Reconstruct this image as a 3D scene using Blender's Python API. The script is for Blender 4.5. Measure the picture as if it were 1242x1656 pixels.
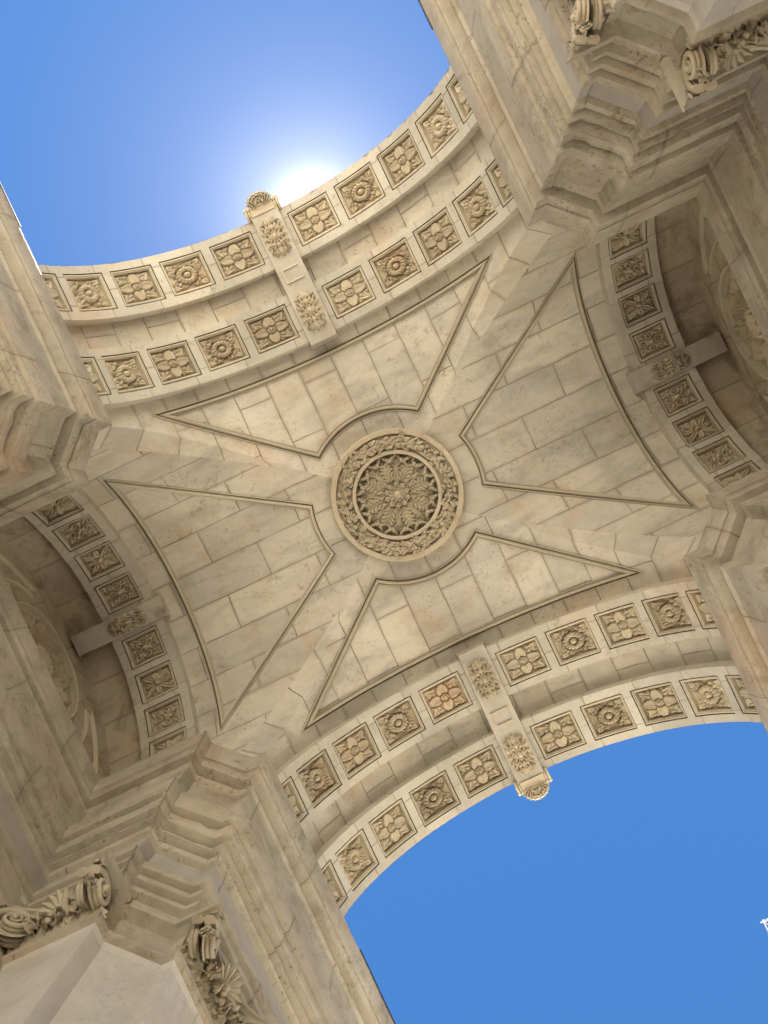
import bpy, math, random
import numpy as np
from mathutils import Matrix, Vector
random.seed(7); RNG = np.random.default_rng(11)
for o in list(bpy.data.objects): bpy.data.objects.remove(o)
sc = bpy.context.scene
K = 4.0; EYE = 1.6                       # one model unit is 4 m; heights are counted from the eye
def W(v):
    v = np.asarray(v, float).reshape(-1, 3)
    return v * K + np.array([0, 0, EYE])
# ------------------------------------------------------------------ camera
CX, CY = -0.0236, 0.0810
r_ = math.radians(-25.264); tx, ty = -0.0004, -0.0170
A_ = np.array([[1,0,0],[0,math.cos(tx),-math.sin(tx)],[0,math.sin(tx),math.cos(tx)]])
B_ = np.array([[math.cos(ty),0,-math.sin(ty)],[0,1,0],[math.sin(ty),0,math.cos(ty)]])
R_ = np.array([[math.cos(r_),-math.sin(r_),0],[math.sin(r_),math.cos(r_),0],[0,0,1]])
M_ = B_ @ A_ @ R_
cam = bpy.data.cameras.new("camera"); camo = bpy.data.objects.new("camera", cam)
sc.collection.objects.link(camo); sc.camera = camo
cam.sensor_fit = 'VERTICAL'; cam.sensor_height = 24.0; cam.lens = 1520.6/1656*24.0
cam.clip_start = 0.05; cam.clip_end = 3000
cm = Matrix.Identity(4)
for i in range(3):
    cm[i][0] = M_[0][i]; cm[i][1] = -M_[1][i]; cm[i][2] = -M_[2][i]
cm[0][3], cm[1][3], cm[2][3] = CX*K, CY*K, EYE
camo.matrix_world = cm
# ------------------------------------------------------------------ sky, sun, exposure
SUN = Vector((0.053, -0.325, 1.0)).normalized()
elev = math.asin(SUN.z); azim = math.atan2(SUN.x, SUN.y)
w = bpy.data.worlds.new("World"); sc.world = w; w.use_nodes = True
nt = w.node_tree; nt.nodes.clear()
sky = nt.nodes.new("ShaderNodeTexSky"); sky.sky_type = 'NISHITA'; sky.sun_disc = False
sky.sun_elevation = elev; sky.sun_rotation = azim
sky.air_density = 1.0; sky.dust_density = 0.05; sky.ozone_density = 10.0; sky.altitude = 20
bg = nt.nodes.new("ShaderNodeBackground"); bg.inputs[1].default_value = 0.05
wo = nt.nodes.new("ShaderNodeOutputWorld")
# the sun's aureole: bright air around the sun's direction
tc = nt.nodes.new("ShaderNodeTexCoord"); vm = nt.nodes.new("ShaderNodeVectorMath"); vm.operation = 'DOT_PRODUCT'
nt.links.new(tc.outputs["Generated"], vm.inputs[0]); vm.inputs[1].default_value = tuple(SUN)
gm = nt.nodes.new("ShaderNodeGamma"); gm.inputs["Gamma"].default_value = .42; nt.links.new(sky.outputs[0], gm.inputs["Color"])
hs = nt.nodes.new("ShaderNodeHueSaturation"); hs.inputs["Saturation"].default_value = 1.82; hs.inputs["Hue"].default_value = .514; hs.inputs["Value"].default_value = 1.62; nt.links.new(gm.outputs[0], hs.inputs["Color"]); acc = hs.outputs[0]
for pw, k in ((2200.0, 8.0), (340.0, 2.0), (60.0, .7)):
    p = nt.nodes.new("ShaderNodeMath"); p.operation = 'POWER'; p.use_clamp = False; nt.links.new(vm.outputs["Value"], p.inputs[0]); p.inputs[1].default_value = pw
    mx = nt.nodes.new("ShaderNodeMath"); mx.operation = 'MAXIMUM'; nt.links.new(vm.outputs["Value"], mx.inputs[0]); mx.inputs[1].default_value = 0.0; nt.links.new(mx.outputs[0], p.inputs[0])
    sc_v = nt.nodes.new("ShaderNodeVectorMath"); sc_v.operation = 'SCALE'; sc_v.inputs[0].default_value = (k, k*.97, k*.9); nt.links.new(p.outputs[0], sc_v.inputs["Scale"])
    ad = nt.nodes.new("ShaderNodeVectorMath"); ad.operation = 'ADD'; nt.links.new(acc, ad.inputs[0]); nt.links.new(sc_v.outputs[0], ad.inputs[1]); acc = ad.outputs[0]
nt.links.new(acc, bg.inputs[0]); nt.links.new(bg.outputs[0], wo.inputs[0])
sl = bpy.data.lights.new("sun", 'SUN'); sl.energy = 5.0; sl.angle = math.radians(0.5); sl.color = (1, .965, .905)
so = bpy.data.objects.new("sun", sl); sc.collection.objects.link(so)
so.rotation_euler = (-SUN).to_track_quat('-Z', 'Y').to_euler(); so.location = (0, -40, 80)
sc.view_settings.view_transform = 'Standard'; sc.view_settings.look = 'None'
sc.view_settings.exposure = 2.38; sc.view_settings.gamma = 1
sc.cycles.max_bounces = 8; sc.cycles.diffuse_bounces = 4
sc.cycles.use_denoising = True
# ------------------------------------------------------------------ materials
def nodes(name, rough=.8):
    m = bpy.data.materials.new(name); m.use_nodes = True
    n = m.node_tree; b = n.nodes["Principled BSDF"]; b.inputs["Roughness"].default_value = rough
    b.inputs["Specular IOR Level"].default_value = .3
    return m, n, b
def stone(name, base, alt, stain=(.25,.16,.08), joint=None, rough=.78, spot=.5, vein=.35, bump=.35, wave=0.0, tint=.5, sc_=1.0, crust=0.0, pink=.3):
    """weathered limestone; joint = (block length, course height, joint width) on the UV map"""
    m, n, b = nodes(name, rough); N = n.nodes; L = n.links
    geo = N.new("ShaderNodeNewGeometry")
    def noise(scale, detail=6, rgh=.6, dist=0., vec=None):
        t = N.new("ShaderNodeTexNoise"); t.inputs["Scale"].default_value = scale; t.inputs["Detail"].default_value = detail
        t.inputs["Roughness"].default_value = rgh; t.inputs["Distortion"].default_value = dist
        L.new(vec if vec else geo.outputs["Position"], t.inputs["Vector"]); return t
    def ramp(src, p0, p1, c0=(0,0,0,1), c1=(1,1,1,1)):
        r = N.new("ShaderNodeValToRGB"); r.color_ramp.elements[0].position = p0; r.color_ramp.elements[1].position = p1
        r.color_ramp.elements[0].color = c0; r.color_ramp.elements[1].color = c1; L.new(src, r.inputs[0]); return r
    def mix(f, a, c, mode='MIX'):
        x = N.new("ShaderNodeMix"); x.data_type = 'RGBA'; x.blend_type = mode
        if isinstance(f, float): x.inputs[0].default_value = f
        else: L.new(f, x.inputs[0])
        for s, v in ((6, a), (7, c)):
            if isinstance(v, tuple): x.inputs[s].default_value = v
            else: L.new(v, x.inputs[s])
        return x.outputs[2]
    def mul(a, k):
        x = N.new("ShaderNodeMath"); x.operation = 'MULTIPLY'; L.new(a, x.inputs[0])
        if isinstance(k, float): x.inputs[1].default_value = k
        else: L.new(k, x.inputs[1])
        return x.outputs[0]
    c4 = lambda c: (c[0], c[1], c[2], 1)
    big = noise(.55*sc_, 7, .62, .6); col = mix(ramp(big.outputs[0], .38, .66).outputs[0], c4(base), c4(alt))
    hts = []
    if joint:
        uv = N.new("ShaderNodeUVMap"); uv.uv_map = "UVMap"; vec = uv.outputs[0]
        if wave:
            nz = noise(2.0, 2, .5); a1 = N.new("ShaderNodeVectorMath"); a1.operation = 'MULTIPLY_ADD'
            L.new(nz.outputs["Color"], a1.inputs[0]); a1.inputs[1].default_value = (wave,)*3; L.new(vec, a1.inputs[2]); vec = a1.outputs[0]
        bt = N.new("ShaderNodeTexBrick"); L.new(vec, bt.inputs["Vector"])
        bt.inputs["Scale"].default_value = 1; bt.inputs["Brick Width"].default_value = joint[0]; bt.inputs["Row Height"].default_value = joint[1]
        bt.inputs["Mortar Size"].default_value = joint[2]; bt.inputs["Mortar Smooth"].default_value = .35; bt.offset = .5
        bt.inputs["Color1"].default_value = (.0,.0,.0,1); bt.inputs["Color2"].default_value = (1,1,1,1); bt.inputs["Mortar"].default_value = (.5,.5,.5,1)
        col = mix(tint, col, mix(ramp(bt.outputs[0], 0, 1, (.80,.79,.80,1), (1.12,1.10,1.06,1)).outputs[0], (0,0,0,1), col, 'MULTIPLY') if False else mix(1.0, col, ramp(bt.outputs[0], 0, 1, (.78,.77,.78,1), (1.14,1.11,1.04,1)).outputs[0], 'MULTIPLY'))
    # veins and clouds inside the stone
    if vein:
        mp = N.new("ShaderNodeMapping"); L.new(geo.outputs["Position"], mp.inputs[0]); mp.inputs["Scale"].default_value = (.45, 1.5, 1.0); mp.inputs["Rotation"].default_value = (.4, .3, .75)
        v = noise(1.5*sc_, 8, .62, .5, mp.outputs[0]); col = mix(mul(ramp(v.outputs[0], .47, .66).outputs[0], vein), col, c4([c*.60 for c in (base[0]*.97, base[1]*.98, base[2]*1.02)]))
        v2 = noise(.9*sc_, 8, .66, .7); col = mix(mul(ramp(v2.outputs[0], .52, .68).outputs[0], vein*.8), col, (base[0]*.80, base[1]*.63, base[2]*.45, 1))
        v3 = noise(.7*sc_, 6, .6, .4); col = mix(mul(ramp(v3.outputs[0], .50, .75).outputs[0], .55), col, (min(base[0]*1.16,.8), min(base[1]*1.17,.77), min(base[2]*1.2,.7), 1))
    # lichen and rust spots
    if spot:
        s1 = noise(5.5*sc_, 8, .72, .3); s2 = noise(.6*sc_, 3, .5)
        k = mul(ramp(s1.outputs[0], .56, .64).outputs[0], ramp(s2.outputs[0], .48, .60).outputs[0])
        col = mix(mul(k, spot), col, c4(stain))
        s3 = noise(19*sc_, 6, .7, .2); k2 = mul(ramp(s3.outputs[0], .56, .62).outputs[0], ramp(noise(1.3*sc_, 3, .5).outputs[0], .47, .60).outputs[0])
        col = mix(mul(k2, spot*.8), col, c4([c*.6 for c in stain]))
    if pink:
        p1 = noise(.42*sc_, 3, .45); col = mix(mul(ramp(p1.outputs[0], .60, .70).outputs[0], pink), col, (base[0]*1.0, base[1]*.70, base[2]*.52, 1))
    if crust:
        s4 = noise(1.6*sc_, 7, .65, .8); col = mix(mul(ramp(s4.outputs[0], .5, .68).outputs[0], crust), col, (.13,.085,.035,1))
    if not joint:
        oi = N.new("ShaderNodeObjectInfo"); col = mix(1.0, col, ramp(oi.outputs["Random"], 0, 1, (.84,.82,.78,1), (1.10,1.10,1.08,1)).outputs[0], 'MULTIPLY')
    fine = noise(38*sc_, 5, .7); mid = noise(9*sc_, 6, .65)
    col = mix(.22, col, ramp(mid.outputs[0], .25, .75, (.55,.5,.43,1), (1,1,1,1)).outputs[0], 'MULTIPLY')
    bp = N.new("ShaderNodeBump"); bp.inputs["Strength"].default_value = bump; bp.inputs["Distance"].default_value = .012
    add = N.new("ShaderNodeMath"); add.operation = 'MULTIPLY_ADD'; L.new(fine.outputs[0], add.inputs[0]); add.inputs[1].default_value = .35; L.new(mid.outputs[0], add.inputs[2])
    L.new(add.outputs[0], bp.inputs["Height"]); nrm = bp.outputs[0]
    if joint:
        wv = noise(1.7, 4, .6); jf = mul(bt.outputs["Fac"], ramp(wv.outputs[0], .30, .62, (.35,.35,.35,1), (1,1,1,1)).outputs[0])
        col = mix(mul(jf, .85), col, (base[0]*.24, base[1]*.19, base[2]*.15, 1))
        # soft grime that has crept out of the joints
        b2 = N.new("ShaderNodeTexBrick"); L.new(vec, b2.inputs["Vector"]); b2.offset = .5
        for nm, vv in (("Scale", 1), ("Brick Width", joint[0]), ("Row Height", joint[1]), ("Mortar Size", joint[2]*6), ("Mortar Smooth", 1.0)): b2.inputs[nm].default_value = vv
        col = mix(mul(mul(b2.outputs["Fac"], ramp(noise(.8, 5, .6, .5).outputs[0], .40, .66).outputs[0]), .72), col, (base[0]*.55, base[1]*.50, base[2]*.46, 1))
        b3 = N.new("ShaderNodeBump"); b3.invert = True; b3.inputs["Strength"].default_value = .6; b3.inputs["Distance"].default_value = .012
        L.new(bt.outputs["Fac"], b3.inputs["Height"]); L.new(nrm, b3.inputs["Normal"]); nrm = b3.outputs[0]
    L.new(col, b.inputs["Base Color"]); L.new(nrm, b.inputs["Normal"])
    return m
BASE, ALT = (.59,.535,.435), (.49,.44,.35)
M = {}
M['vault'] = stone("vault_stone", BASE, (.50,.445,.36), joint=(.47,.172,.0032), wave=.010, tint=.55, vein=.72, spot=.5, bump=.22, crust=.10)
M['groin'] = stone("groin_stone", BASE, (.50,.445,.36), joint=(9.0,.172,.0026), wave=.006, vein=.62, spot=.3, bump=.2)
M['band'] = stone("band_stone", (.53,.48,.39), (.42,.38,.305), joint=(.134,.2565,.0016), wave=.004, tint=.4, vein=.25, spot=.4, bump=.25)
M['relief'] = stone("carved_stone", (.55,.47,.34), (.46,.38,.265), stain=(.2,.12,.05), vein=.2, spot=.35, bump=.3, sc_=1.4)
M['pier'] = stone("pier_stone", (.49,.425,.32), (.41,.35,.26), joint=(.62,.9,.0022), tint=.3, vein=.45, spot=.85, bump=.4, crust=.38)
M['frieze'] = stone("grey_marble", (.44,.395,.33), (.38,.34,.285), joint=(.62,.9,.0016), tint=.2, vein=.35, spot=.15, bump=.12)
M['shaft'] = stone("pale_marble", (.60,.555,.48), (.53,.49,.42), joint=(1.1,.9,.0016), tint=.25, vein=.3, spot=.3, bump=.15)
M['niche'] = stone("stained_stone", (.54,.465,.35), (.45,.375,.27), joint=(.5,.21,.0025), wave=.01, tint=.5, vein=.45, spot=.5, bump=.3, crust=.6)
M['mould'] = stone("moulding_stone", (.52,.455,.345), (.44,.38,.285), vein=.15, spot=.2, bump=.2)
M['groove_shade'] = stone("shaded_groove", (.13,.10,.065), (.20,.16,.11), vein=0, spot=0, bump=.3, pink=0, sc_=2.0)  # shade inside narrow grooves, painted on as a dark colour
M['lead'] = nodes("lead", .5)[0]; M['lead'].node_tree.nodes["Principled BSDF"].inputs["Base Color"].default_value = (.05,.055,.065,1)
M['paint'] = nodes("white_paint", .4)[0]; M['paint'].node_tree.nodes["Principled BSDF"].inputs["Base Color"].default_value = (.24,.25,.26,1)
M['ground'] = stone("limestone_setts", (.66,.62,.54), (.58,.545,.48), vein=0, spot=.15, bump=.4, sc_=.5)
# ------------------------------------------------------------------ mesh helpers
COL = sc.collection
class MB:
    def __init__(s): s.v = []; s.f = []; s.m = []; s.uv = []; s.n = 0; s.sm = []
    def add(s, V, F, mat=0, uv=None, smooth=False):
        V = np.asarray(V, float).reshape(-1, 3); s.v.append(V)
        for k, f in enumerate(F):
            s.f.append(tuple(int(i) + s.n for i in f)); s.m.append(mat if np.isscalar(mat) else mat[k]); s.sm.append(smooth)
        s.uv.append(np.zeros((len(V), 2)) if uv is None else np.asarray(uv, float).reshape(-1, 2)); s.n += len(V)
    def grid(s, P, mat=0, uv=None, smooth=True, flip=False, skip=None, rowmat=None):
        P = np.asarray(P, float); a, b = P.shape[:2]; F = []; mm = []
        for i in range(a-1):
            for j in range(b-1):
                if skip is not None and skip[i][j]: continue
                q = (i*b+j, i*b+j+1, (i+1)*b+j+1, (i+1)*b+j)
                F.append(q[::-1] if flip else q); mm.append(rowmat[i] if rowmat else mat)
        s.add(P, F, mm, uv, smooth)
    def build(s, name, mats, parent=None, mirror=(1, 1), world=True, link=True):
        V = np.vstack(s.v).copy(); V[:, 0] *= mirror[0]; V[:, 1] *= mirror[1]
        F = s.f if mirror[0]*mirror[1] > 0 else [f[::-1] for f in s.f]
        if world: V = W(V)
        me = bpy.data.meshes.new(name); me.from_pydata(V.tolist(), [], F)
        for mt in (mats if isinstance(mats, (list, tuple)) else [mats]): me.materials.append(mt)
        me.polygons.foreach_set("material_index", s.m); me.polygons.foreach_set("use_smooth", s.sm)
        uvl = me.uv_layers.new(name="UVMap"); U = np.vstack(s.uv)
        li = np.zeros(len(me.loops), int); me.loops.foreach_get("vertex_index", li); uvl.data.foreach_set("uv", U[li].ravel())
        me.update()
        if not link: return me
        o = bpy.data.objects.new(name, me); COL.objects.link(o); o.parent = parent
        return o
def box(mb, x0, x1, y0, y1, z0, z1, mat=0):
    V = [(x,y,z) for z in (z0,z1) for y in (y0,y1) for x in (x0,x1)]
    mb.add(V, [(0,2,3,1),(4,5,7,6),(0,1,5,4),(2,6,7,3),(0,4,6,2),(1,3,7,5)], mat, uv=[(a+b, c) for a,b,c in V])
def nrm(v): v = np.asarray(v, float); return v/(np.linalg.norm(v)+1e-12)
def tube(mb, P, rad, n=8, mat=0, cap=True):
    P = np.asarray(P, float); k = len(P); rad = np.full(k, rad) if np.isscalar(rad) else np.asarray(rad)
    T = np.gradient(P, axis=0); T /= np.linalg.norm(T, axis=1)[:, None] + 1e-12
    ref = np.array([0,0,1.]) if abs(T[0][2]) < .9 else np.array([1.,0,0]); A = nrm(np.cross(T[0], ref)); G = []
    for i in range(k):
        A = nrm(A - T[i]*A.dot(T[i])); B = np.cross(T[i], A)
        a = np.linspace(0, 2*np.pi, n+1); G.append(P[i] + rad[i]*(np.cos(a)[:,None]*A + np.sin(a)[:,None]*B))
    mb.grid(np.array(G), mat, smooth=True)
    if cap:
        for e in (0, -1):
            c = G[e][:-1]; mb.add(np.vstack([c, P[e]]), [(i, (i+1) % n, n) for i in range(n)], mat, smooth=True)
def blob(mb, c, r, mat=0, n=6, m=8, ax=None):
    c = np.asarray(c, float); r = np.ones(3)*r; t = np.linspace(0, np.pi, n); p = np.linspace(0, 2*np.pi, m+1)
    X = np.stack([np.outer(np.sin(t), np.cos(p)), np.outer(np.sin(t), np.sin(p)), np.outer(np.cos(t), np.ones(m+1))], -1)*r
    if ax is not None: X = X @ np.asarray(ax)
    mb.grid(X + c, mat, smooth=True)
def leaf(mb, o, d, nv, ln, wd, curl=.5, lobes=4, cup=.25, mat=0, nu=11, nw=7, thick=.0):
    """acanthus-like lobed leaf: from o along d, lying against nv and curling out along nv at its tip"""
    d = nrm(d); nv = nrm(np.asarray(nv) - d*np.dot(nv, d)); s = np.cross(d, nv)
    u = np.linspace(0, 1, nu); q = np.linspace(-1, 1, nw)
    wdt = wd*.5*(np.sin(np.pi*np.clip(u*.93+.07, 0, 1))**.6)*(1 + .30*np.cos(u*lobes*2*np.pi)); wdt[-1] = wd*.04
    th = u**2*curl*2.4; du = ln/(nu-1)
    along = np.concatenate([[0], np.cumsum(np.cos(th[1:])*du)]); out = np.concatenate([[0], np.cumsum(np.sin(th[1:])*du)])
    P = np.zeros((nu, nw, 3))
    for j, k in enumerate(q):
        lift = (-cup*wd*k*k + .10*wd*np.cos(k*3*np.pi)*np.sin(np.pi*u) + .16*wd*np.sin(np.pi*u))
        back = -.22*abs(k)*wdt*2
        P[:, j] = np.asarray(o) + (along+back)[:,None]*d + (out+lift)[:,None]*nv + (k*wdt)[:,None]*s
    mb.grid(P, mat, smooth=True)
def wob(x, y, z):
    """smooth pseudo-random wear, -1..1"""
    return .5*math.sin(9.1*x+17.3*y+5.7*z+1.3)*math.cos(13.7*x-7.9*y+11.1*z) + .3*math.sin(41*x-29*y+37*z) + .2*math.sin(97*x+83*y-71*z+2)
def chip(x, y, z):
    v = math.sin(61.7*x+.5)*math.sin(57.3*y+1.7)*math.sin(49.1*z+2.1) + .4*math.sin(143*x-131*y+111*z); return max(0, v-.62)
def tag(o, label, cat, group=None, kind=None):
    if label: o['label'] = label
    if cat: o['category'] = cat
    if group: o['group'] = group
    if kind: o['kind'] = kind
# ------------------------------------------------------------------ the arch: key figures (model units)
ZS = 3.475                        # springing, top of the impost cornice
R1, RV = 1.0, 1.06                 # ring soffit and vault radius of the passage barrel
SR, SZ, SREC = .70, 3.771, .765   # side ring soffit radius, its centre, and the recess beyond it
SV, SVZ = .72, 3.815              # side cell of the groin vault
YI, YA, YB, YO = .838, 1.088, 1.222, 1.474
X2, X3, X4 = 1.265, 1.532, 1.72
XOUT, YMAX, ZTOP = 2.3, 2.3, 6.2
arch = bpy.data.objects.new("triumphal_arch", None); COL.objects.link(arch); arch.empty_display_size = 2
tag(arch, "pale limestone triumphal arch seen from beneath, with carved coffers and cross vault", "arch")
def xm(z): return math.sqrt(max(RV*RV-(z-ZS)**2, 0))
def ys(z): return SV if z < SVZ else math.sqrt(max(SV*SV-(z-SVZ)**2, 0))
def zmain(x): return ZS + math.sqrt(max(RV*RV-x*x, 0))
def zside(y): return SVZ + math.sqrt(max(SV*SV-y*y, 0))
# --- groin vault: horizontal slices of the three surfaces of each quarter
phi = np.radians(np.linspace(0, 90, 91)); zs = ZS + RV*np.sin(phi); zs[-1] = ZS + RV
mb = MB()
def taper(z): t = min(max((z-ZS)/1.0, 0), 1); return 1 - t**4
arcS = np.concatenate([[0], np.cumsum([math.hypot(ys(zs[i+1])-ys(zs[i]), zs[i+1]-zs[i]) for i in range(90)])])
for sx in (1, -1):
    for sy in (1, -1):
        A, B, C = [], [], []; ua, ub, uc = [], [], []
        for i, z in enumerate(zs):
            x, y = xm(z), ys(z); t = taper(z); dx, dy = .125*t+1e-4, .05*t+1e-4
            am = RV*(math.pi/2-phi[i])*sx; as_ = (arcS[-1]-arcS[i])*sy
            row = np.linspace(min(y+dy, YI), YI, 9); A.append([(x*sx, k*sy, z) for k in row]); ua.append([(k*sy+.2, am) for k in row])
            row = np.linspace(min(x+dx, X2), X2, 9); B.append([(k*sx, y*sy, z) for k in row]); ub.append([(k*sx, as_+.08) for k in row])
            p, q = np.array([x*sx, min(y+dy, YI)*sy, z]), np.array([min(x+dx, X2)*sx, y*sy, z])
            C.append([p + (q-p)*k for k in np.linspace(0, 1, 4)]); uc.append([(.09 + k*.12, am+.05*k*sx) for k in np.linspace(0, 1, 4)])
        fl = sx*sy < 0
        mb.grid(A, uv=ua, flip=fl); mb.grid(B, uv=ub, flip=not fl); mb.grid(C, mat=1, uv=uc, flip=fl)
vault = mb.build("vault", [M['vault'], M['groin']], arch)
# --- panel mouldings of the vault
def sweep(mb, P, Nv, prof, closed=True, mat=0, shade_rows=()):
    """prof = list of (offset sideways, offset along normal) swept along P with mitred corners"""
    P = np.asarray(P, float); Nv = np.asarray(Nv, float); k = len(P); G = []
    area = sum(np.dot(np.cross(P[i-1]-P.mean(0), P[i]-P.mean(0)), Nv[0]) for i in range(k)); sg = 1 if area > 0 else -1   # negative offsets lie outside the outline
    for i in range(k):
        a = P[i]-P[i-1] if (closed or i) else P[1]-P[0]; b = P[(i+1) % k]-P[i] if (closed or i < k-1) else P[-1]-P[-2]
        a, b = nrm(a), nrm(b); n = nrm(Nv[i]); sa, sb = nrm(np.cross(a, n)), nrm(np.cross(b, n)); s = nrm(sa+sb); s = s/max(s.dot(sa), .28)
        G.append([P[i] - s*o*sg + n*h for o, h in prof])
    if closed: G.append(G[0])
    mb.grid(np.array(G).transpose(1, 0, 2), mat, smooth=False, rowmat=[1 if j in shade_rows else mat for j in range(len(prof))])
PROF = [(-.024,-.004),(-.024,.012),(-.0195,.013),(-.019,.004),(-.0115,.004),(-.010,.018),(-.005,.025),(.002,.025),(.007,.018),(.0075,.003),(.011,.003),(.0115,.010),(.016,.010),(.0165,-.004)]
def seg(a, b, n): return [(a[0]+(b[0]-a[0])*t, a[1]+(b[1]-a[1])*t) for t in np.linspace(0, 1, n, endpoint=False)]
def arc(r, a0, a1, n): return [(r*math.sin(t), r*math.cos(t)) for t in np.linspace(a0, a1, n, endpoint=False)]
def zv(x, y): return max(zmain(x) if abs(x) < RV else 0, zside(y) if abs(y) < SV else 0)
def panel_poly(kind):
    if kind == 'end':
        a = math.atan2(.263, .334); return seg((-.79,.757),(.79,.757), 40) + seg((.79,.757),(.263,.334), 26) + arc(.425, a, -a, 22) + seg((-.263,.334),(-.79,.757), 26)
    a = math.atan2(.125, .405); q = seg((-.60,1.145),(.60,1.145), 40) + seg((.60,1.145),(.125,.405), 36) + arc(.424, a, -a, 14) + seg((-.125,.405),(-.60,1.145), 36)
    return [(y, x) for x, y in q]
for kind, s in (('end',-1),('end',1),('side',-1),('side',1)):
    poly = panel_poly(kind); P, Nn = [], []
    for x, y in poly:
        if kind == 'end': y *= s; z = zmain(x); n = np.array([-x, 0, -(z-ZS)])
        else: x *= s; z = zside(y); n = np.array([0, -y, -(z-SVZ)])
        P.append((x, y, z)); Nn.append(n)
    m2 = MB(); sweep(m2, P, Nn, [(a*.80, b*.70) for a, b in PROF], shade_rows=(2,3))  # channel faces coloured dark to deepen the shade along the outline
    m2.build("panel_moulding", [M['mould'], M['groove_shade']], vault)
# --- arch surfaces: s along the arc from the crown, t across, r the radius
def AP(ax, s, t, r, zc, r0):
    """ax 'm': passage arch (arc in XZ); 's': side arch (arc in YZ); s is measured on radius r0"""
    h = math.pi/2; a = s/r0; e = 0
    if abs(a) > h: e = (abs(a)-h)*r0; a = math.copysign(h, a)
    p, z = r*math.sin(a), zc + r*math.cos(a) - e
    return (p, t, z) if ax == 'm' else (t, p, z)
def band(name, ax, t0, t1, side, r, zc, rrec, coff, smax, hs, tm):
    """coffered band: soffit with openings, and the two risers up to the recess"""
    mb = MB(); ss = [-smax]
    for c in coff: ss += [c-hs, c+hs]
    ss.append(smax); ss = sorted(ss); S = []; hole = []
    for i in range(len(ss)-1):
        n = max(2, int(math.ceil((ss[i+1]-ss[i])/.03))); q = np.linspace(ss[i], ss[i+1], n+1)[:-1]
        isH = any(abs((ss[i]+ss[i+1])/2 - c) < 1e-6 for c in coff); S += list(q); hole += [isH]*len(q)
    S.append(smax); T = [t0, tm[0], tm[1], t1]
    P = [[AP(ax, s, t*side, r+.0012*wob(s*3, t*5, side)+(.012*chip(s*2, t*2, side+1) if t in (t0, t1) else 0), zc, r) for t in T] for s in S]; uv = [[(t-t0+.0, s+.128) for t in T] for s in S]
    skip = [[hole[i] and j == 1 for j in range(3)] for i in range(len(S)-1)]
    mb.grid(P, uv=uv, smooth=False, skip=skip)
    for t in (t0, t1):
        Q = [[AP(ax, s, t*side, rr, zc, r) for rr in (r+.0012*wob(s*3, t*5, side)+.012*chip(s*2, t*2, side+1), rrec+.01)] for s in S]; mb.grid(Q, uv=[[(t+.02, s+.128), (t+.03, s+.128)] for s in S], smooth=False)
    return mb.build(name, M['band'], arch)
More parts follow.
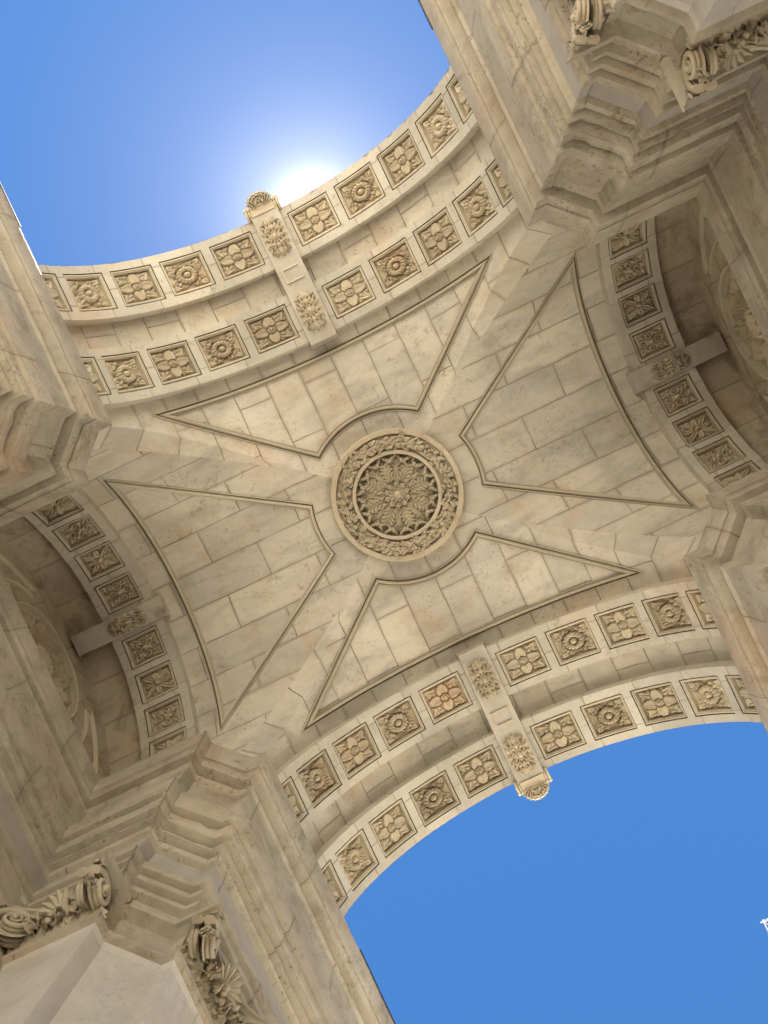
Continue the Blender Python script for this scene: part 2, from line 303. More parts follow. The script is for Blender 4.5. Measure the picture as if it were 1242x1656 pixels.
# --- carved coffers: shared meshes, bent to the arch
def leafmask(p, q, ln, wd, lob, ph=0):
    """height of a lobed leaf pointing along +p"""
    u = np.clip(p/ln, 0, 1); e = wd*np.sin(np.pi*np.clip(u, 0, 1)**.8)**.7*(1+.28*np.cos(lob*2*np.pi*u+ph))
    k = np.clip(1-np.abs(q)/(e+1e-6), 0, 1); ins = (p > 0) & (p < ln)
    ribs = .72 + .28*np.cos(np.abs(q)/wd*9 + u*14)
    return np.where(ins, np.minimum(k*3, 1)*ribs*(.55+.45*np.sin(np.pi*u)), 0)
def relief(kind, X, Y):
    r = np.hypot(X, Y); a = np.arctan2(Y, X); H = np.zeros_like(X)
    for i in range(4):                                   # corner acanthus
        t = math.pi/4 + i*math.pi/2; p, q = X*math.cos(t)+Y*math.sin(t), -X*math.sin(t)+Y*math.cos(t)
        H = np.maximum(H, .66*leafmask(p-.22, q, 1.12, .38, 3.5))
        for sg in (1, -1):
            t2 = t + sg*.36; p, q = X*math.cos(t2)+Y*math.sin(t2), -X*math.sin(t2)+Y*math.cos(t2)
            H = np.maximum(H, .58*leafmask(p-.30, q, .78, .17, 3))
        if kind in 'BC':                                  # drilled eyes between the lobes
            for rr, tt in ((.62,.24),(.62,-.24),(.86,.15),(.86,-.15),(.98,.33),(.98,-.33)):
                hx, hy = rr*math.cos(t+tt), rr*math.sin(t+tt); H = H*(1 - np.exp(-((X-hx)**2+(Y-hy)**2)/.0034))
    if kind == 'A':
        for i in range(4):
            t = i*math.pi/2; p, q = X*math.cos(t)+Y*math.sin(t), -X*math.sin(t)+Y*math.cos(t)
            u = np.clip((p-.12)/.84, 0, 1); e = .33*np.sin(np.pi*u**.75)**.55; k = np.clip(1-np.abs(q)/(e+1e-6), 0, 1); on = (p > .12) & (p < .96)
            Hp = np.minimum(k*6, 1)*(.62+.25*np.abs(q)/.33+.06*np.cos(q*60)) ; H = np.where(on & (k > 0), Hp, H); H = np.where(on & (k <= 0) & (np.abs(q) < e+.05), H*.2, H)
        H = np.where(r < .30, .35+.1*np.cos(a*16), H); H = np.where(r < .22, .95-.3*np.abs(r-.17)/.05, H); H = np.where(r < .12, 1.25*np.sqrt(np.clip(1-(r/.125)**2, 0, 1))+.2, H)
    elif kind == 'B':
        H = H*1.15 - .25*np.exp(-((np.abs(X)-.80)**2+(np.abs(Y)-.52)**2)/.004) - .25*np.exp(-((np.abs(X)-.52)**2+(np.abs(Y)-.80)**2)/.004); rim = .56 + .03*np.cos(a*16)
        H = np.where(r < rim+.09, -.35, H)
        H = np.where(r < rim, .55+.65*np.sin(np.pi*np.clip((r-.26)/(rim-.26+1e-6), 0, 1))*(.72+.28*np.cos(a*16)), H)
        H = np.where(r < .27, -.1, H); H = np.where(r < .20, 1.2*np.sqrt(np.clip(1-(r/.205)**2, 0, 1)), H)
    elif kind == 'C':
        for i in range(4):
            t = i*math.pi/2; cx, cy = .52*math.cos(t), .52*math.sin(t); d = np.hypot(X-cx, Y-cy); k = .55+.35*np.cos(d*22); H = np.where(d < .33, np.clip(k, .1, 1)*np.clip((.33-d)*14, 0, 1), H)
        H = np.where(r < .24, .25, H); H = np.where(r < .2, 1.1*np.sqrt(np.clip(1-(r/.205)**2, 0, 1))+.2, H)
    else:
        for i in range(8):
            t = i*math.pi/4; p, q = X*math.cos(t)+Y*math.sin(t), -X*math.sin(t)+Y*math.cos(t); L = .92 if i % 2 == 0 else 1.2
            u = np.clip((p-.2)/(L-.2), 0, 1); e = .20*np.sin(np.pi*u**.8)**.7; k = np.clip(1-np.abs(q)/(e+1e-6), 0, 1); on = (p > .2) & (p < L) & (k > 0)
            H = np.where(on, np.minimum(k*4, 1)*(.8-.3*np.exp(-(q/.04)**2)), H*np.where((np.abs(q) < e+.04) & (p > .2) & (p < L), .4, 1))
        H = np.where(r < .25, .3, H); H = np.where(r < .2, 1.05*np.sqrt(np.clip(1-(r/.205)**2, 0, 1))+.2, H)
    ed = np.minimum(1-np.abs(X), 1-np.abs(Y)); return H*np.clip(ed*9, 0, 1)
def coffer_mesh(kind, hs, ht, r, name):
    mb = MB(); prof = [(-.001,-.0005),(-.001,.020),(.004,.020),(.004,.002),(.009,.001),(.012,.006),(.015,.007),(.0165,.030)]
    def bend(a, b, d): th = a/r; return ((r+d)*math.sin(th), b, (r+d)*math.cos(th)-r)
    G = []
    for i, d in prof:
        A, B = hs-i, ht-i; ring = []
        for k in range(4):
            n = 8; c = [(-A,-B),(A,-B),(A,B),(-A,B)]; p, q = c[k], c[(k+1) % 4]
            ring += [bend(p[0]+(q[0]-p[0])*t, p[1]+(q[1]-p[1])*t, d) for t in np.linspace(0, 1, n, endpoint=False)]
        ring.append(ring[0]); G.append(ring)
    mb.grid(G, 0, smooth=False, rowmat=[2,2,2,0,0,0,0,0])  # outer groove rows painted dark to read as shadow
    A, B = hs-.0165, ht-.0165; nx, ny = 84, 72; gx, gy = np.meshgrid(np.linspace(-1, 1, nx), np.linspace(-1, 1, ny), indexing='ij')
    H = relief(kind, gx, gy)*.030
    P = [[bend(gx[i,j]*A, gy[i,j]*B, .030-H[i,j]) for j in range(ny)] for i in range(nx)]
    mb.grid(P, 1, smooth=True)
    for k in range(len(mb.v)): mb.v[k] = mb.v[k]*K
    return mb.build(name, [M['mould'], M['relief'], M['groove_shade']], world=False, link=False)
HS, HT = .107, .0875
CM = {'A': coffer_mesh('A', HS, HT, R1, "coffer"), 'B': coffer_mesh('B', HS, HT, R1, "coffer")}
SHS, SHT = .0755, .0925
CM['C'] = coffer_mesh('C', SHS, SHT, SR, "coffer"); CM['D'] = coffer_mesh('D', SHS, SHT, SR, "coffer")
def put_coffer(kind, ax, s, t, r, zc, parent):
    a = s/r; h = math.pi/2; e = 0
    if abs(a) > h: e = (abs(a)-h)*r; a = math.copysign(h, a)
    ca, sa = math.cos(a), math.sin(a)
    p = AP(ax, s, t, r, zc, r); p = W(p)[0]
    if ax == 'm': X, Y, Z = Vector((ca,0,-sa)), Vector((0,1,0)), Vector((sa,0,ca))
    else: X, Y, Z = Vector((0,ca,-sa)), Vector((-1,0,0)), Vector((0,sa,ca))
    m = Matrix.Identity(4)
    for i in range(3): m[i][0], m[i][1], m[i][2], m[i][3] = X[i], Y[i], Z[i], p[i]
    o = bpy.data.objects.new("coffer", CM[kind]); COL.objects.link(o); o.parent = parent; o.matrix_local = m
    return o
cs = [math.radians(11.7+14.7*i) for i in range(6)]; cs = [c for c in cs if c < 1.5]
for side in (-1, 1):
    for t0, t1 in ((YI, YA), (YB, YO)):
        tm = (t0+.0400, t0+.0400+2*HT)
        cc = sorted([-c for c in cs] + cs)
        bo = band("coffered_band", 'm', t0, t1, side, R1, ZS, RV, cc, math.pi/2, HS, tm)
        for c in cc:
            k = round((abs(math.degrees(c))-11.7)/14.7); o = put_coffer('A' if k % 2 == 0 else 'B', 'm', c, side*(tm[0]+HT), R1, ZS, bo)
            if side < 0 and t0 == YB and c < 0 and k == 2: o['label'] = "coffer with a rust red stain on its flower and rim"
scs = [SR*math.radians(11.8+14.85*i) for i in range(7)]
for side in (-1, 1):
    tm = (X2+.041, X2+.041+2*SHT); cc = sorted([-c for c in scs] + scs)
    bo = band("coffered_band", 's', X2, X3, side, SR, SZ, SREC, cc, SR*math.pi/2+(SZ-ZS), SHS, tm)
    for c in cc:
        k = round((abs(math.degrees(c/SR))-11.8)/14.85); put_coffer('C' if k % 2 == 0 else 'D', 's', c, side*(tm[0]+SHT), SR, SZ, bo)
# --- recessed soffits behind the bands
for side in (-1, 1):
    mb = MB(); S = np.linspace(-RV*math.pi/2, RV*math.pi/2, 81); T = np.linspace(YI, YO, 4)
    mb.grid([[AP('m', s, t*side, RV, ZS, RV) for t in T] for s in S], uv=[[(t, s+.08) for t in T] for s in S]); mb.build("recessed_soffit", M['vault'], arch)
    mb = MB(); e = SREC*math.pi/2+SZ-ZS+.2; S = np.linspace(-e, e, 81); T = np.linspace(X2, X4+.02, 5)
    mb.grid([[AP('s', s, t*side, SREC, SZ, SREC) for t in T] for s in S], uv=[[(t, s) for t in T] for s in S]); mb.build("recessed_soffit", M['niche'], arch)
# --- leaf ornament plaque used on the keystones
def plaque(mb, c, X, Y, N, hx, hy, seed):
    """pierced acanthus plaque: centre c, axes X (half hx), Y (half hy), outward normal N"""
    c, X, Y, N = (np.asarray(v, float) for v in (c, X, Y, N)); nx, ny = 54, 84
    a, b = np.meshgrid(np.linspace(-1.05, 1.05, nx), np.linspace(-1.05, 1.05, ny), indexing='ij'); H = np.zeros_like(a); ax = np.abs(a)
    r = np.hypot(a, b); t = np.arctan2(b, ax)
    edge = (np.abs(a)**3.2 + np.abs(b)**3.2)**(1/3.2); lim = .93 + .07*np.cos(t*17)
    for t0, ln, wd, lb in ((1.45,1.05,.20,4),(1.08,1.18,.19,4),(.74,1.2,.20,4),(.38,1.02,.21,3.5),(.0,.92,.22,3),(-.40,1.0,.21,3.5),(-.78,1.2,.19,4),(-1.12,1.15,.18,4),(-1.48,1.02,.16,4)):
        p, q = ax*math.cos(t0)+b*math.sin(t0), -ax*math.sin(t0)+b*math.cos(t0); H = np.maximum(H, leafmask(p-.10, q, ln-.1, wd, lb))
    H = np.maximum(H, .22)
    for hx_, hy_, q in ((.30,.22,.004),(.52,.60,.004),(.22,.62,.003),(.62,.12,.004),(.72,.42,.003),(.34,-.20,.004),(.56,-.56,.005),(.20,-.55,.004),(.66,-.14,.004),(.74,-.78,.003),(.78,.76,.003),(.14,.34,.003),(.12,-.30,.003),(.40,.86,.003),(.42,-.88,.003)):
        H = H*(1 - .95*np.exp(-((ax-hx_)**2+(b-hy_)**2)/q)) - .6*np.exp(-((ax-hx_)**2+(b-hy_)**2)/q)
    for sy_ in (1, -1):                                   # scrolled corners
        d = np.hypot(ax-.66, b-sy_*.84); H = np.where(d < .20, .45+.55*np.cos(d*46), H)
    H = np.where(r < .16, 1.1*np.sqrt(np.clip(1-(r/.165)**2, 0, 1))+.3, H)
    H = np.where(edge > lim, -.35, H)
    P = [[c + X*a[i,j]*hx + Y*b[i,j]*hy + N*(.004+H[i,j]*.017) for j in range(ny)] for i in range(nx)]
    mb.grid(P, smooth=True)
# --- keystone strips over the passage arches with their facade consoles
for side in (-1, 1):
    mb = MB(); hw, r0 = .067, R1-.030; S = np.linspace(-hw, hw, 5); T = [.812, 1.07, 1.095, 1.215, 1.24, YO+.004]
    mb.grid([[AP('m', s, t*side, r0, ZS, r0) for t in T] for s in S], uv=[[(.06, s+.128) for t in T] for s in S], smooth=False)
    for e in (-hw, hw): mb.grid([[AP('m', e, t*side, rr, ZS, r0) for t in T] for rr in (r0, RV+.01)], smooth=False)
    for t in (T[0], T[-1]): mb.grid([[AP('m', s, t*side, rr, ZS, r0) for s in S] for rr in (r0, RV+.01)], smooth=False)
    ks = mb.build("keystone_strip", M['band'], arch)
    m2 = MB(); fr = [(-.004,-.001),(-.004,.004),(.0,.006),(.004,.004),(.004,-.001)]       # sunk panel between the two ornaments
    P = [(a, b*side) for a, b in ((-.042,1.125),(.042,1.125),(.042,1.19),(-.042,1.19))]
    sweep(m2, [(a, b, ZS+math.sqrt(r0*r0-a*a)) for a, b in P], [(0,0,-1)]*4, fr); m2.build("panel_frame", M['mould'], ks)
    for yc in (.962, 1.35):
        m2 = MB(); plaque(m2, (0, yc*side, ZS+r0), (1,0,0), (0,side,0), (0,0,-1), .058, .098, int(yc*100)); m2.build("acanthus_ornament", M['relief'], ks)
    m2 = MB(); z0 = ZS+r0                                                                  # console head on the facade side
    box(m2, -.060, .060, YO+.004, YO+.045, z0-.006, z0+.35)
    for sg in (-1, 1):
        t = np.linspace(0, 3.2*math.pi, 40); rr = .034*(1-t/t[-1]*.75)
        for off in (.066, .080): tube(m2, [(sg*off, YO+.026+rr[i]*math.cos(t[i]), z0+.022+rr[i]*math.sin(t[i])) for i in range(40)], .009*(1-t/t[-1]*.6), 7)
    for i in range(11): blob(m2, (-.060+i*.012, YO+.047, z0-.004), (.0075,.009,.010), n=6, m=7)
    blob(m2, (0, YO+.082, z0+.03), (.056,.036,.050), n=10, m=16)
    for row, (rad_, zz, ln) in enumerate(((.050, .005, .050), (.044, -.014, .042), (.030, -.020, .034))):
        for i in range(9 - 2*row):
            a = math.pi*(i+.5)/(9-2*row); d = np.array([math.cos(a), math.sin(a)*.75, 0])
            leaf(m2, np.array([0, YO+.060, z0+zz]) + d*np.array([rad_, rad_*.85, 0])*.75, d*.75 + np.array([0,0,-.75]), (d[0], d[1], -.5), ln*.75, .036, curl=.75, lobes=3, cup=.4, nu=10, nw=7)
    m2v = m2.build("console", M['relief'], ks, mirror=(1, side))
for side in (-1, 1):
    mb = MB(); hw, r0 = .050, SR-.012; S = np.linspace(-hw, hw, 5); T = [X2-.028, X2+.05, X3, X4-.02]
    mb.grid([[AP('s', s, t*side, r0, SZ, r0) for t in T] for s in S], smooth=False)
    for e in (-hw, hw): mb.grid([[AP('s', e, t*side, rr, SZ, r0) for t in T] for rr in (r0, SREC+.01)], smooth=False)
    for t in (T[0], T[-1]): mb.grid([[AP('s', s, t*side, rr, SZ, r0) for s in S] for rr in (r0, SREC+.01)], smooth=False)
    ks = mb.build("keystone_strip", M['band'], arch)
    m2 = MB(); plaque(m2, ((X2+.155)*side, 0, SZ+r0), (0,1,0), (side,0,0), (0,0,-1), .043, .100, 5); m2.build("acanthus_ornament", M['relief'], ks)
# --- ceiling medallion
def lathe(mb, prof, zfun=None, n=96, mat=0, smooth=False):
    a = np.linspace(0, 2*np.pi, n+1); mb.grid([[(r*math.cos(t), r*math.sin(t), z) for t in a] for r, z in prof], mat, smooth=smooth)
mb = MB(); lathe(mb, [(.318,4.557),(.318,4.478),(.315,4.472),(.292,4.472),(.289,4.478),(.289,4.488),(.214,4.488),(.214,4.469),(.212,4.466),(.199,4.466),(.196,4.469),(.196,4.517),(0,4.527)], n=128)
med = mb.build("ceiling_medallion", M['relief'], arch)
mb = MB(); rg = random.Random(3)
t = np.linspace(0, 2*np.pi, 241)
mb.grid([[((.2515+.026*math.cos(b))*math.cos(a), (.2515+.026*math.cos(b))*math.sin(a), 4.489-math.sin(b)*.012) for b in np.linspace(0, np.pi, 8)] for a in t])
for i in range(560):
    a = i/560*2*math.pi + rg.uniform(-.02,.02); off = rg.uniform(-.027,.027); r = .2515+off
    rad = np.array([math.cos(a), math.sin(a), 0]); tan = np.array([-math.sin(a), math.cos(a), 0]); h = .014*math.sqrt(max(1-(off/.030)**2, 0)) + rg.uniform(0, .012)
    d = tan*rg.choice((1,1,1,-.6)) + rad*rg.uniform(-1.1,1.1) + np.array([0,0,rg.uniform(-.5,.1)]); nv = np.array([0,0,-1]) + rad*off*12 + tan*rg.uniform(-.5,.5)
    leaf(mb, rad*r + np.array([0,0,4.485-h]), d, nv, rg.uniform(.026,.040), rg.uniform(.016,.024), curl=rg.uniform(-.2,.7), lobes=rg.choice((2.5,3.5)), cup=.45, nu=9, nw=5)
for i in range(110):
    a = rg.uniform(0, 2*math.pi); r = .2515+rg.uniform(-.024,.024); blob(mb, (r*math.cos(a), r*math.sin(a), 4.466), rg.uniform(.005,.008), n=5, m=6)
mb.build("leaf_wreath", M['relief'], med)
mb = MB()
nr, na = 60, 260; rr = np.linspace(0.02, .192, nr); aa = np.linspace(0, 2*np.pi, na+1); G = np.zeros((nr, na+1, 3))
for i, r in enumerate(rr):
    for j, a in enumerate(aa):
        k = (a*8/(2*math.pi)) % 1 - .5; u = (r-.05)/.13; e = .46*math.sin(math.pi*min(max(u, 0), 1)**.7)**.4*(1+.18*math.cos(u*22)) if 0 < u < 1 else 0
        h = .018*min(max((e-abs(k))*8, 0), 1)*(.7+.3*math.cos(abs(k)*26+u*9))
        k2 = (a*8/(2*math.pi)+.5) % 1 - .5; e2 = .20*math.sin(math.pi*min(max(u*.95, 0), 1)) if u > 0 else 0
        h = max(h, .024*min(max((e2-abs(k2))*10, 0), 1)*(.75+.25*math.cos(k2*50)))
        G[i,j] = (r*math.cos(a), r*math.sin(a), 4.517-h-.020*(1-(r/.19)**2))
mb.grid(G)
for i in range(16):
    a = (i+.5)/16*2*math.pi; rad = np.array([math.cos(a), math.sin(a), 0])
    for q in range(2): leaf(mb, rad*(.186-.006*q) + np.array([0,0,4.512-.012*q]), (0,0,-1), -rad, .060-.006*q, .066-.012*q, curl=.80, lobes=3.5, cup=.35, nu=16, nw=9)
def acanthus(a, r0, r1, z, w, n, curl):
    rad = np.array([math.cos(a), math.sin(a), 0]); tan = np.array([-math.sin(a), math.cos(a), 0])
    leaf(mb, rad*r0+np.array([0,0,z]), rad, (0,0,-1), r1-r0, w*.75, curl=curl, lobes=5.5, cup=.5, nu=22, nw=9)
    for k in range(n):
        u = (k+.6)/n; p = rad*(r0+(r1-r0)*u*.9)+np.array([0,0,z-.004])
        for sg in (-1, 1): leaf(mb, p, rad*.8+tan*sg, (0,0,-1), w*(.75-.25*abs(u-.5)), w*.36, curl=.45, lobes=2.5, cup=.5, nu=9, nw=5)
for i in range(8):
    acanthus(i/8*2*math.pi, .055, .160, 4.492, .062, 5, .08); acanthus((i+.5)/8*2*math.pi, .06, .150, 4.499, .040, 4, .08)
mb.build("rosette", M['relief'], med)
mb = MB()
for i in range(10):
    for r0, z, ln, wd in ((.020, 4.482, .050, .036), (.008, 4.466, .030, .020)):
        a = (i+(.5 if r0 < .01 else 0))/10*2*math.pi; rad = np.array([math.cos(a), math.sin(a), 0]); leaf(mb, rad*r0+np.array([0,0,z]), rad, (0,0,-1), ln, wd, curl=.45, lobes=2.5, cup=.45, nu=12, nw=7)
blob(mb, (0,0,4.470), (.020,.020,.022), n=8, m=12); blob(mb, (0,0,4.495), (.05,.05,.02), n=8, m=20)
mb.build("flower_boss", M['relief'], med)
# --- pier profile: (projection back from the lip s, height, recess beside the pilasters, material)
PR = [(1.7,3.474,0,0),(.0,3.475,0,0),(.0,3.456,0,0),(.008,3.442,0,0),(.025,3.405,0,0),(.055,3.378,0,0),(.085,3.366,0,0),(.14,3.364,0,0),(.14,3.354,0,0),(.10,3.353,0,0),(.10,3.343,0,0),(.125,3.340,0,0),(.15,3.331,0,0),(.165,3.324,0,0),(.38,3.322,0,0),
      (.38,3.308,0,0),(.28,3.306,0,0),(.28,3.296,0,0),(.335,3.286,0,0),(.335,3.066,0,0),(.22,3.054,0,0),(.22,3.034,0,0),(.235,2.995,0,0),(.265,2.960,0,0),(.265,2.952,0,0),(.40,2.950,0,0),(.40,2.938,0,0),(.335,2.936,0,0),(.345,2.908,0,0),(.375,2.896,0,0),(.375,2.884,0,0),(.54,2.882,0,0),(.54,2.872,0,0),
      (.47,2.870,0,0),(.475,2.860,0,0),(.62,2.858,0,0),(.62,2.846,0,0),(.57,2.844,0,0),(.61,2.834,0,0),(.69,2.830,0,1),(.69,2.702,0,0),(.61,2.698,0,0),(.585,2.690,0,0),(.585,2.652,0,0),(.70,2.650,0,0),(.70,2.642,0,0),(.65,2.640,0,0),(.65,2.612,0,0),(.76,2.610,0,0),(.76,2.602,0,0),(.715,2.600,0,0),(.72,2.578,0,0),
      (.82,2.576,0,0),(.82,2.556,0,0),(.84,2.548,0,0),(.90,2.545,.05,0),(.99,2.540,.05,0),(1.0,2.432,.05,0),(.90,2.425,.05,0),(.88,2.412,.05,0),(.90,2.398,.05,0),(.965,2.392,.05,2),(1.0,2.375,.05,2),(1.0,-.10,.05,2),(.92,-.14,.05,2),(.92,-.20,.05,2),(.80,-.23,.05,2),(.80,-.41,.05,2)]
YP1, XP1 = 1.19, 1.44
def SEC(z):
    if z < 2.40: return 4.5 + (2.40-z)      # shafts carry level joints, the entablature one block row per member
    for k, zz in enumerate((3.30, 3.06, 2.84, 2.70, 2.0)):
        if z > zz: return .2 + k*.9 + .5*max(0, min(1, (3.475-z)/1.1))
def outline(s, rec, z):
    xw = c = .85+.19*s; y1 = .6695+.205*s; x2 = .904+.17*s; x3 = 1.018+.163*s; y2 = .558+.20*s; y3 = .504+.20*s
    xi = 1.457 + .6*(.19*s - .19*min(max((ZS-z)/(ZS-2.42), 0), 1)); xi = max(xi, 1.40)
    return [(c+rec, YMAX), (c+rec, YP1+.002), (c, YP1), (c, y1), (x2, y1), (x3, y2), (x3, y3), (XP1, y3), (XP1+.002, y3+rec), (xi, y3+rec), (xi, 0)]
def fine_row(row, uv, ref, s, i):
    """subdivide one profile row along its run and wear it a little"""
    P, Q = [], []
    lo = min(PR[max(i-1,0)][0], PR[min(i+1,len(PR)-1)][0]); edge = s <= lo + 1e-6 and s < 1.2
    for j in range(len(row)-1):
        L = math.hypot(ref[j+1][0]-ref[j][0], ref[j+1][1]-ref[j][1]); n = max(1, int(L/.028))
        a, b = np.array(row[j]), np.array(row[j+1]); d = nrm(b-a) if np.linalg.norm(b-a) > 1e-6 else np.array([0,1,0]); nn = np.array([d[1], -d[0], 0])*(-1)
        for k in range(n):
            p = a+(b-a)*k/n
            if 0 < k: p = p + nn*(.0011*wob(*p) + (.012*chip(*p) if edge else 0))
            P.append(tuple(p)); Q.append((uv[j][0]+(uv[j+1][0]-uv[j][0])*k/n, uv[j][1]))
    P.append(row[-1]); Q.append(uv[-1]); return P, Q
piers = []
for sx in (1, -1):
    for sy in (1, -1):
        mb = MB(); G, U, RM = [], [], []; hlen = 0
        for i, (s, z, rec, m) in enumerate(PR):
            o = outline(s, rec, z); G.append([(x, y, z) for x, y in o])
            hlen = SEC(z)
            run = 0; uu = []; oref = outline(.45, .02, 2.9)
            for j, (x, y) in enumerate(o):
                if j: run += math.hypot(oref[j][0]-oref[j-1][0], oref[j][1]-oref[j-1][1])
                uu.append((run + {0:0,1:0}.get(0)+.37*sx+.11*sy, hlen+.02))
            U.append(uu); RM.append(m); G[-1], U[-1] = fine_row(G[-1], U[-1], oref, s, i)
        n = len(o)
        for i in range(len(G)-1):                         # each face gets its own vertices so that the UV runs cleanly
            mb.grid([G[i], G[i+1]], uv=[U[i], U[i+1]], smooth=False, rowmat=[PR[i][3]])
        # the outer faces of the pier
        o = outline(1.0, .05, 0); x0 = o[0][0]
        box(mb, x0+.001, XOUT, YMAX-.02, YMAX, -.4, ZS-.005, 2)
        box(mb, XOUT-.02, XOUT, 0, YMAX-.02, -.4, ZS-.005, 2)
        p = mb.build("pier", [M['pier'], M['frieze'], M['shaft']], arch, mirror=(sx, sy))
        m2 = MB(); box(m2, .8465, XOUT, YO+.01, YMAX+.01, ZS+.001, ZS+.012); m2.build("lead_flashing", M['lead'], p, mirror=(sx, sy))
# --- pilaster capitals
def volute(mb, c, X, Y, N, R, turns=2.4, w=.013, depth=.012):
    """spiral in plane X,Y, relief along N"""
    c, X, Y, N = (nrm(v) if k else np.asarray(v, float) for k, v in enumerate((c, X, Y, N))); t = np.linspace(0, turns*2*math.pi, 70); r = R*np.exp(-t*.13)
    for off in (0, depth):
        tube(mb, [c + X*r[i]*math.cos(t[i]) + Y*r[i]*math.sin(t[i]) + N*(off+.012*(1-r[i]/R)) for i in range(70)], w*(r/R)**.75*.55, 6)
    G = [[c + (X*math.cos(a)+Y*math.sin(a))*R*.90*(1-q*.98) + N*(-.004+.010*q) for a in np.linspace(0, 2*math.pi, 25)] for q in (0, .5, 1)]
    mb.grid(G, smooth=True); blob(mb, c + N*(depth+.014), R*.19)
def capital(axis, a0, a1, face, sx, sy):
    """axis 'p': passage-side pilaster, runs along y from a0 to a1 at x=face, fronting -x; 'n': niche side, runs along x at y=face"""
    def T(run, out, z): return (face-out, run, z) if axis == 'p' else (run, face-out, z)
    V = lambda run, out, z=0: np.array((-out, run, z) if axis == 'p' else (run, -out, z), float)
    rg = random.Random(9); mid = (a0+a1)/2; hw = (a1-a0)/2
    root = MB()                                           # abacus with concave front and horns
    n = 21; fr = []; q = np.linspace(-1, 1, n)
    for k in q: fr.append((mid+k*(hw+.045), .035+.085*abs(k)**2.2))
    for z0, z1, ex in ((2.547, 2.562, 0), (2.562, 2.578, .010)):
        lo = [T(r, o+ex, z0) for r, o in fr]; hi = [T(r, o+ex, z1) for r, o in fr]; bl = [T(r, -.02, z0) for r, o in fr]; bh = [T(r, -.02, z1) for r, o in fr]
        root.grid([bl, lo, hi, bh], smooth=False)
        for e in (0, -1): root.add([bl[e], lo[e], hi[e], bh[e]], [(0,1,2,3)])
    ab = root.build("capital", M['mould'], arch, mirror=(sx, sy))
    for sg in (-1, 1):
        m2 = MB(); c = T(mid+sg*(hw-.008), .060, 2.487)
        cc = np.array(c); hx_, ho_ = (sg*.75, .66) if sg > 0 else ((-.22, .975) if axis == 'n' else (-.9, .43))
        volute(m2, cc + V(-ho_, hx_)*.010, V(hx_, ho_), (0,0,1), V(-ho_, hx_), .056, w=.022)
        volute(m2, cc + V(ho_, -hx_)*.010, V(hx_, ho_), (0,0,1), V(ho_, -hx_), .056, w=.022)
        for k in range(3): leaf(m2, cc + V(sg*.03, .03, -.045+k*.004), V(sg*(.2-.2*k), .3, -1+.2*k), V(sg*.6,.6,-.2), .060, .034, curl=.7, lobes=3, nu=12)
        tube(m2, [T(mid+sg*(hw*(.25+.75*k)), .018+.05*k, 2.462+.075*math.sin(k*2.2)) for k in np.linspace(0, 1, 12)], np.linspace(.006, .017, 12), 8)
        leaf(m2, T(mid+sg*(hw+.022), .105, 2.545), V(sg*.2,.2,-1), V(sg*.6,.6,0), .065, .04, curl=.4, nu=12)
        m2.build("volute", M['relief'], ab, mirror=(sx, sy))
    m2 = MB()                                             # shell palmette on the middle of the abacus
    for k in range(9):
        a = (k-4)*.36; leaf(m2, T(mid, .035, 2.520), V(math.sin(a), .55*math.cos(a)+.10, .75*math.cos(a)-.05), V(0,.5,-1), .070, .026, curl=.25, lobes=1, cup=.5, nu=9, nw=7)
    blob(m2, T(mid, .05, 2.515), .013); blob(m2, T(mid, .045, 2.498), .011); m2.build("palmette", M['relief'], ab, mirror=(sx, sy))
    m2 = MB()                                             # acanthus row and the garland under it
    for k in range(7):
        u = mid+(k-3)/3*(hw-.012); leaf(m2, T(u, .004, 2.432), V(0,.05,1), V(0,1,0), .070, .056, curl=.72, lobes=3.5, nu=14, nw=7)
    for k in range(30):
        u = rg.uniform(-1, 1); z = 2.475 + .030*u*u + rg.uniform(-.014,.014)
        leaf(m2, T(mid+u*hw*.85, .030+rg.uniform(0,.025), z), V(rg.uniform(-1,1), rg.uniform(.2,1), rg.uniform(-1,.6)), V(0,1,-.4), rg.uniform(.028,.045), rg.uniform(.018,.028), curl=.5, lobes=2.5, nu=9, nw=5)
    for k in range(18):
        u = rg.uniform(-1, 1); blob(m2, T(mid+u*hw*.8, .045+rg.uniform(0,.014), 2.470+.03*u*u+rg.uniform(-.012,.012)), rg.uniform(.006,.011), n=5, m=7)
    m2.build("acanthus_garland", M['relief'], ab, mirror=(sx, sy))
for sx in (1, -1):
    for sy in (1, -1):
        o = outline(1.0, 0, 2.5)
        capital('p', o[3][1]+.004, YP1, o[3][0], sx, sy); capital('n', o[6][0]+.004, XP1, o[6][1], sx, sy)
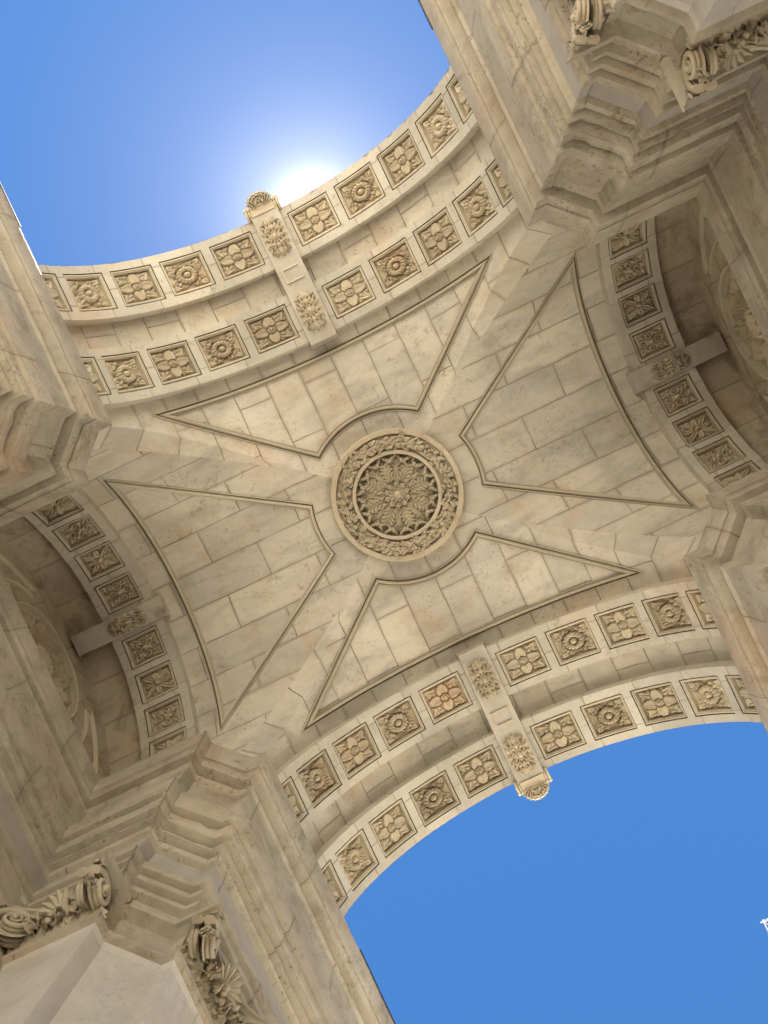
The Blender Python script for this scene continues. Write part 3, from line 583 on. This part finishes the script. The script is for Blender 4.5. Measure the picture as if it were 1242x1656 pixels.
# --- tympana in the side niches
for side in (-1, 1):
    mb = MB(); Y, Z = np.linspace(-.86, .86, 9), np.linspace(ZS-.02, SZ+SREC+.02, 8)
    mb.grid([[(X4*side, y, z) for y in Y] for z in Z], uv=[[(y, z) for y in Y] for z in Z]); tym = mb.build("tympanum_wall", M['niche'], arch)
    def TP(y, z, d): return (side*(X4-d), y, z)
    zc, R = 4.05, .285
    mb = MB(); a = np.linspace(0, 2*np.pi, 73)
    mb.grid([[TP(r*math.cos(t), zc+r*math.sin(t), d) for t in a] for r, d in ((R,-.01),(R,.022),(R-.006,.028),(R-.014,.024),(R-.018,.008),(R-.026,.012),(R-.030,.004),(R-.034,-.012),(0,-.012))], smooth=False)
    nr, na = 46, 150; G = np.zeros((nr, na+1, 3))
    for i, r in enumerate(np.linspace(.02, R-.034, nr)):
        for j, t in enumerate(np.linspace(0, 2*np.pi, na+1)):
            u = (r-.085)/.155; k = (t*9/(2*math.pi)+.3*math.sin(u*3)) % 1-.5; h = .036*max(0, min(1, (.4*math.sin(math.pi*min(max(u,0),1))**.5*(1+.25*math.cos(u*18))-abs(k))*8))*(.7+.3*math.cos(k*30+u*12)) if u > 0 else .0
            G[i,j] = TP(r*math.cos(t), zc+r*math.sin(t), -.012+h*1.35)
    mb.grid(G, 1)
    mo = mb.build("medallion", [M['mould'], M['relief']], tym)
    mb = MB()
    for i in range(14):
        t = i/14*2*math.pi; d = np.array([0, math.cos(t), math.sin(t)]); leaf(mb, np.array(TP(0, zc, .012))+d*.045, d, (-side,0,0), .055, .036, curl=.9, lobes=2.5)
        leaf(mb, np.array(TP(0, zc, .020))+d*.012, d, (-side,0,0), .045, .022, curl=.5, lobes=1.5)
    tube(mb, [TP(.062*math.cos(t), zc+.062*math.sin(t), .016) for t in np.linspace(0, 2*np.pi, 40)], .013, 8, cap=False)
    mb.build("rosette", M['relief'], mo)
    for sg in (-1, 1):
        a0 = [(sg*.62*math.sin(t), SZ+.66*math.cos(t)*.98) for t in np.linspace(math.radians(30), math.radians(80), 22)]
        a1 = [(sg*.40*math.sin(t), zc-.02+.40*math.cos(t)) for t in np.linspace(math.radians(125), math.radians(48), 22)]
        q = a0 + a1; m2 = MB(); sweep(m2, [TP(y, z, 0) for y, z in q], [(-side, 0, 0)]*len(q), [(-.014,-.002),(-.012,.010),(-.004,.004),(.004,.010),(.012,-.002)]); m2.build("panel_moulding", M['mould'], tym)
# --- facade walls above the arch and the roof
mb = MB()
for side in (-1, 1):
    a = np.linspace(-math.pi/2, math.pi/2, 81); inn = [(R1*math.sin(t), YO*side, ZS+R1*math.cos(t)) for t in a]
    def outp(t):
        sx_, cz = math.sin(t), math.cos(t); k = min(XOUT/max(abs(sx_), 1e-6), (ZTOP-ZS)/max(cz, 1e-6)); return (sx_*k, YO*side, ZS+cz*k)
    mb.grid([inn, [outp(t) for t in a]], smooth=False, uv=[[(p[0], p[2]) for p in inn], [(outp(t)[0], outp(t)[2]) for t in a]])
for sx in (-1, 1): mb.grid([[(sx*XOUT, y, z) for y in (-YO, YO)] for z in (ZS-.01, ZTOP)], smooth=False)
box(mb, -XOUT-.08, XOUT+.08, -YO-.06, YO+.06, ZTOP+.001, ZTOP+.15)
mb.build("attic_wall", M['pier'], arch)
# ------------------------------------------------------------------ ground
mb = MB(); V = [(-150,-150,-.4),(150,-150,-.4),(150,150,-.4),(-150,150,-.4)]; mb.add(V, [(0,1,2,3)])
g = mb.build("ground", M['ground']); tag(g, "pale limestone paving of the square around the arch", None, kind="structure")
M['dark_floor'] = stone("added_dark_floor", (.24,.225,.20), (.18,.17,.155), vein=0, spot=.1, bump=.4, sc_=.6)
mb = MB(); mb.add([(-XOUT,-2.7,-.399),(XOUT,-2.7,-.399),(XOUT,2.7,-.399),(-XOUT,2.7,-.399)], [(0,1,2,3)])  # dark sheet added out of view to reduce light bouncing up
g = mb.build("bounce_blocker", M['dark_floor']); tag(g, "unseen dark grey paving added under the arch to cut bounce light", None, kind="structure")
# ------------------------------------------------------------------ tower crane, the tip of whose jib shows at the right edge
crane = bpy.data.objects.new("tower_crane", None); COL.objects.link(crane); crane.location = (46, 33.6, 0)
tag(crane, "white lattice crane jib tip against the blue sky at the right edge", "crane")
def crane_part(name, build):
    mb = MB(); build(mb); mb.v = [v - np.array([46, 33.6, 0]) for v in mb.v]
    me = mb.build(name, M['paint'], world=False); me.parent = crane
JX, JY, JZ = 9.45, 33.25, 60.2
def jib(mb):
    for dy, dz in ((-.4,0),(.4,0),(0,.8)): tube(mb, [(JX-.1,JY+dy,JZ+dz),(52,JY+dy,JZ+dz)], .055, 6)
    for i in range(42):
        x = JX+i*1.0
        for a, b in (((-.4,0),(.4,0)),((-.4,0),(0,.8)),((.4,0),(0,.8))):
            tube(mb, [(x,JY+a[0],JZ+a[1]),(x+.5,JY+b[0],JZ+b[1])], .03, 5); tube(mb, [(x+1,JY+a[0],JZ+a[1]),(x+.5,JY+b[0],JZ+b[1])], .03, 5)
    tube(mb, [(JX,JY-.5,JZ),(JX,JY+.5,JZ)], .05, 6); tube(mb, [(JX+.2,JY-.52,JZ-.1),(52,JY-.52,JZ-.1)], .045, 6)
    blob(mb, (JX-.02,JY+.42,JZ-.25), (.14,.2,.2))
def mast(mb):
    for dx in (-.8,.8):
        for dy in (-.8,.8): tube(mb, [(46+dx,JY+dy,0),(46+dx,JY+dy,JZ)], .1, 6)
    for i in range(30):
        z = i*2.0
        for a, b in (((-.8,-.8),(.8,-.8)),((.8,-.8),(.8,.8)),((.8,.8),(-.8,.8)),((-.8,.8),(-.8,-.8))): tube(mb, [(46+a[0],JY+a[1],z),(46+b[0],JY+b[1],z+2)], .05, 5)
crane_part("jib", jib); crane_part("mast", mast)
print("tris ok", len(bpy.data.objects))
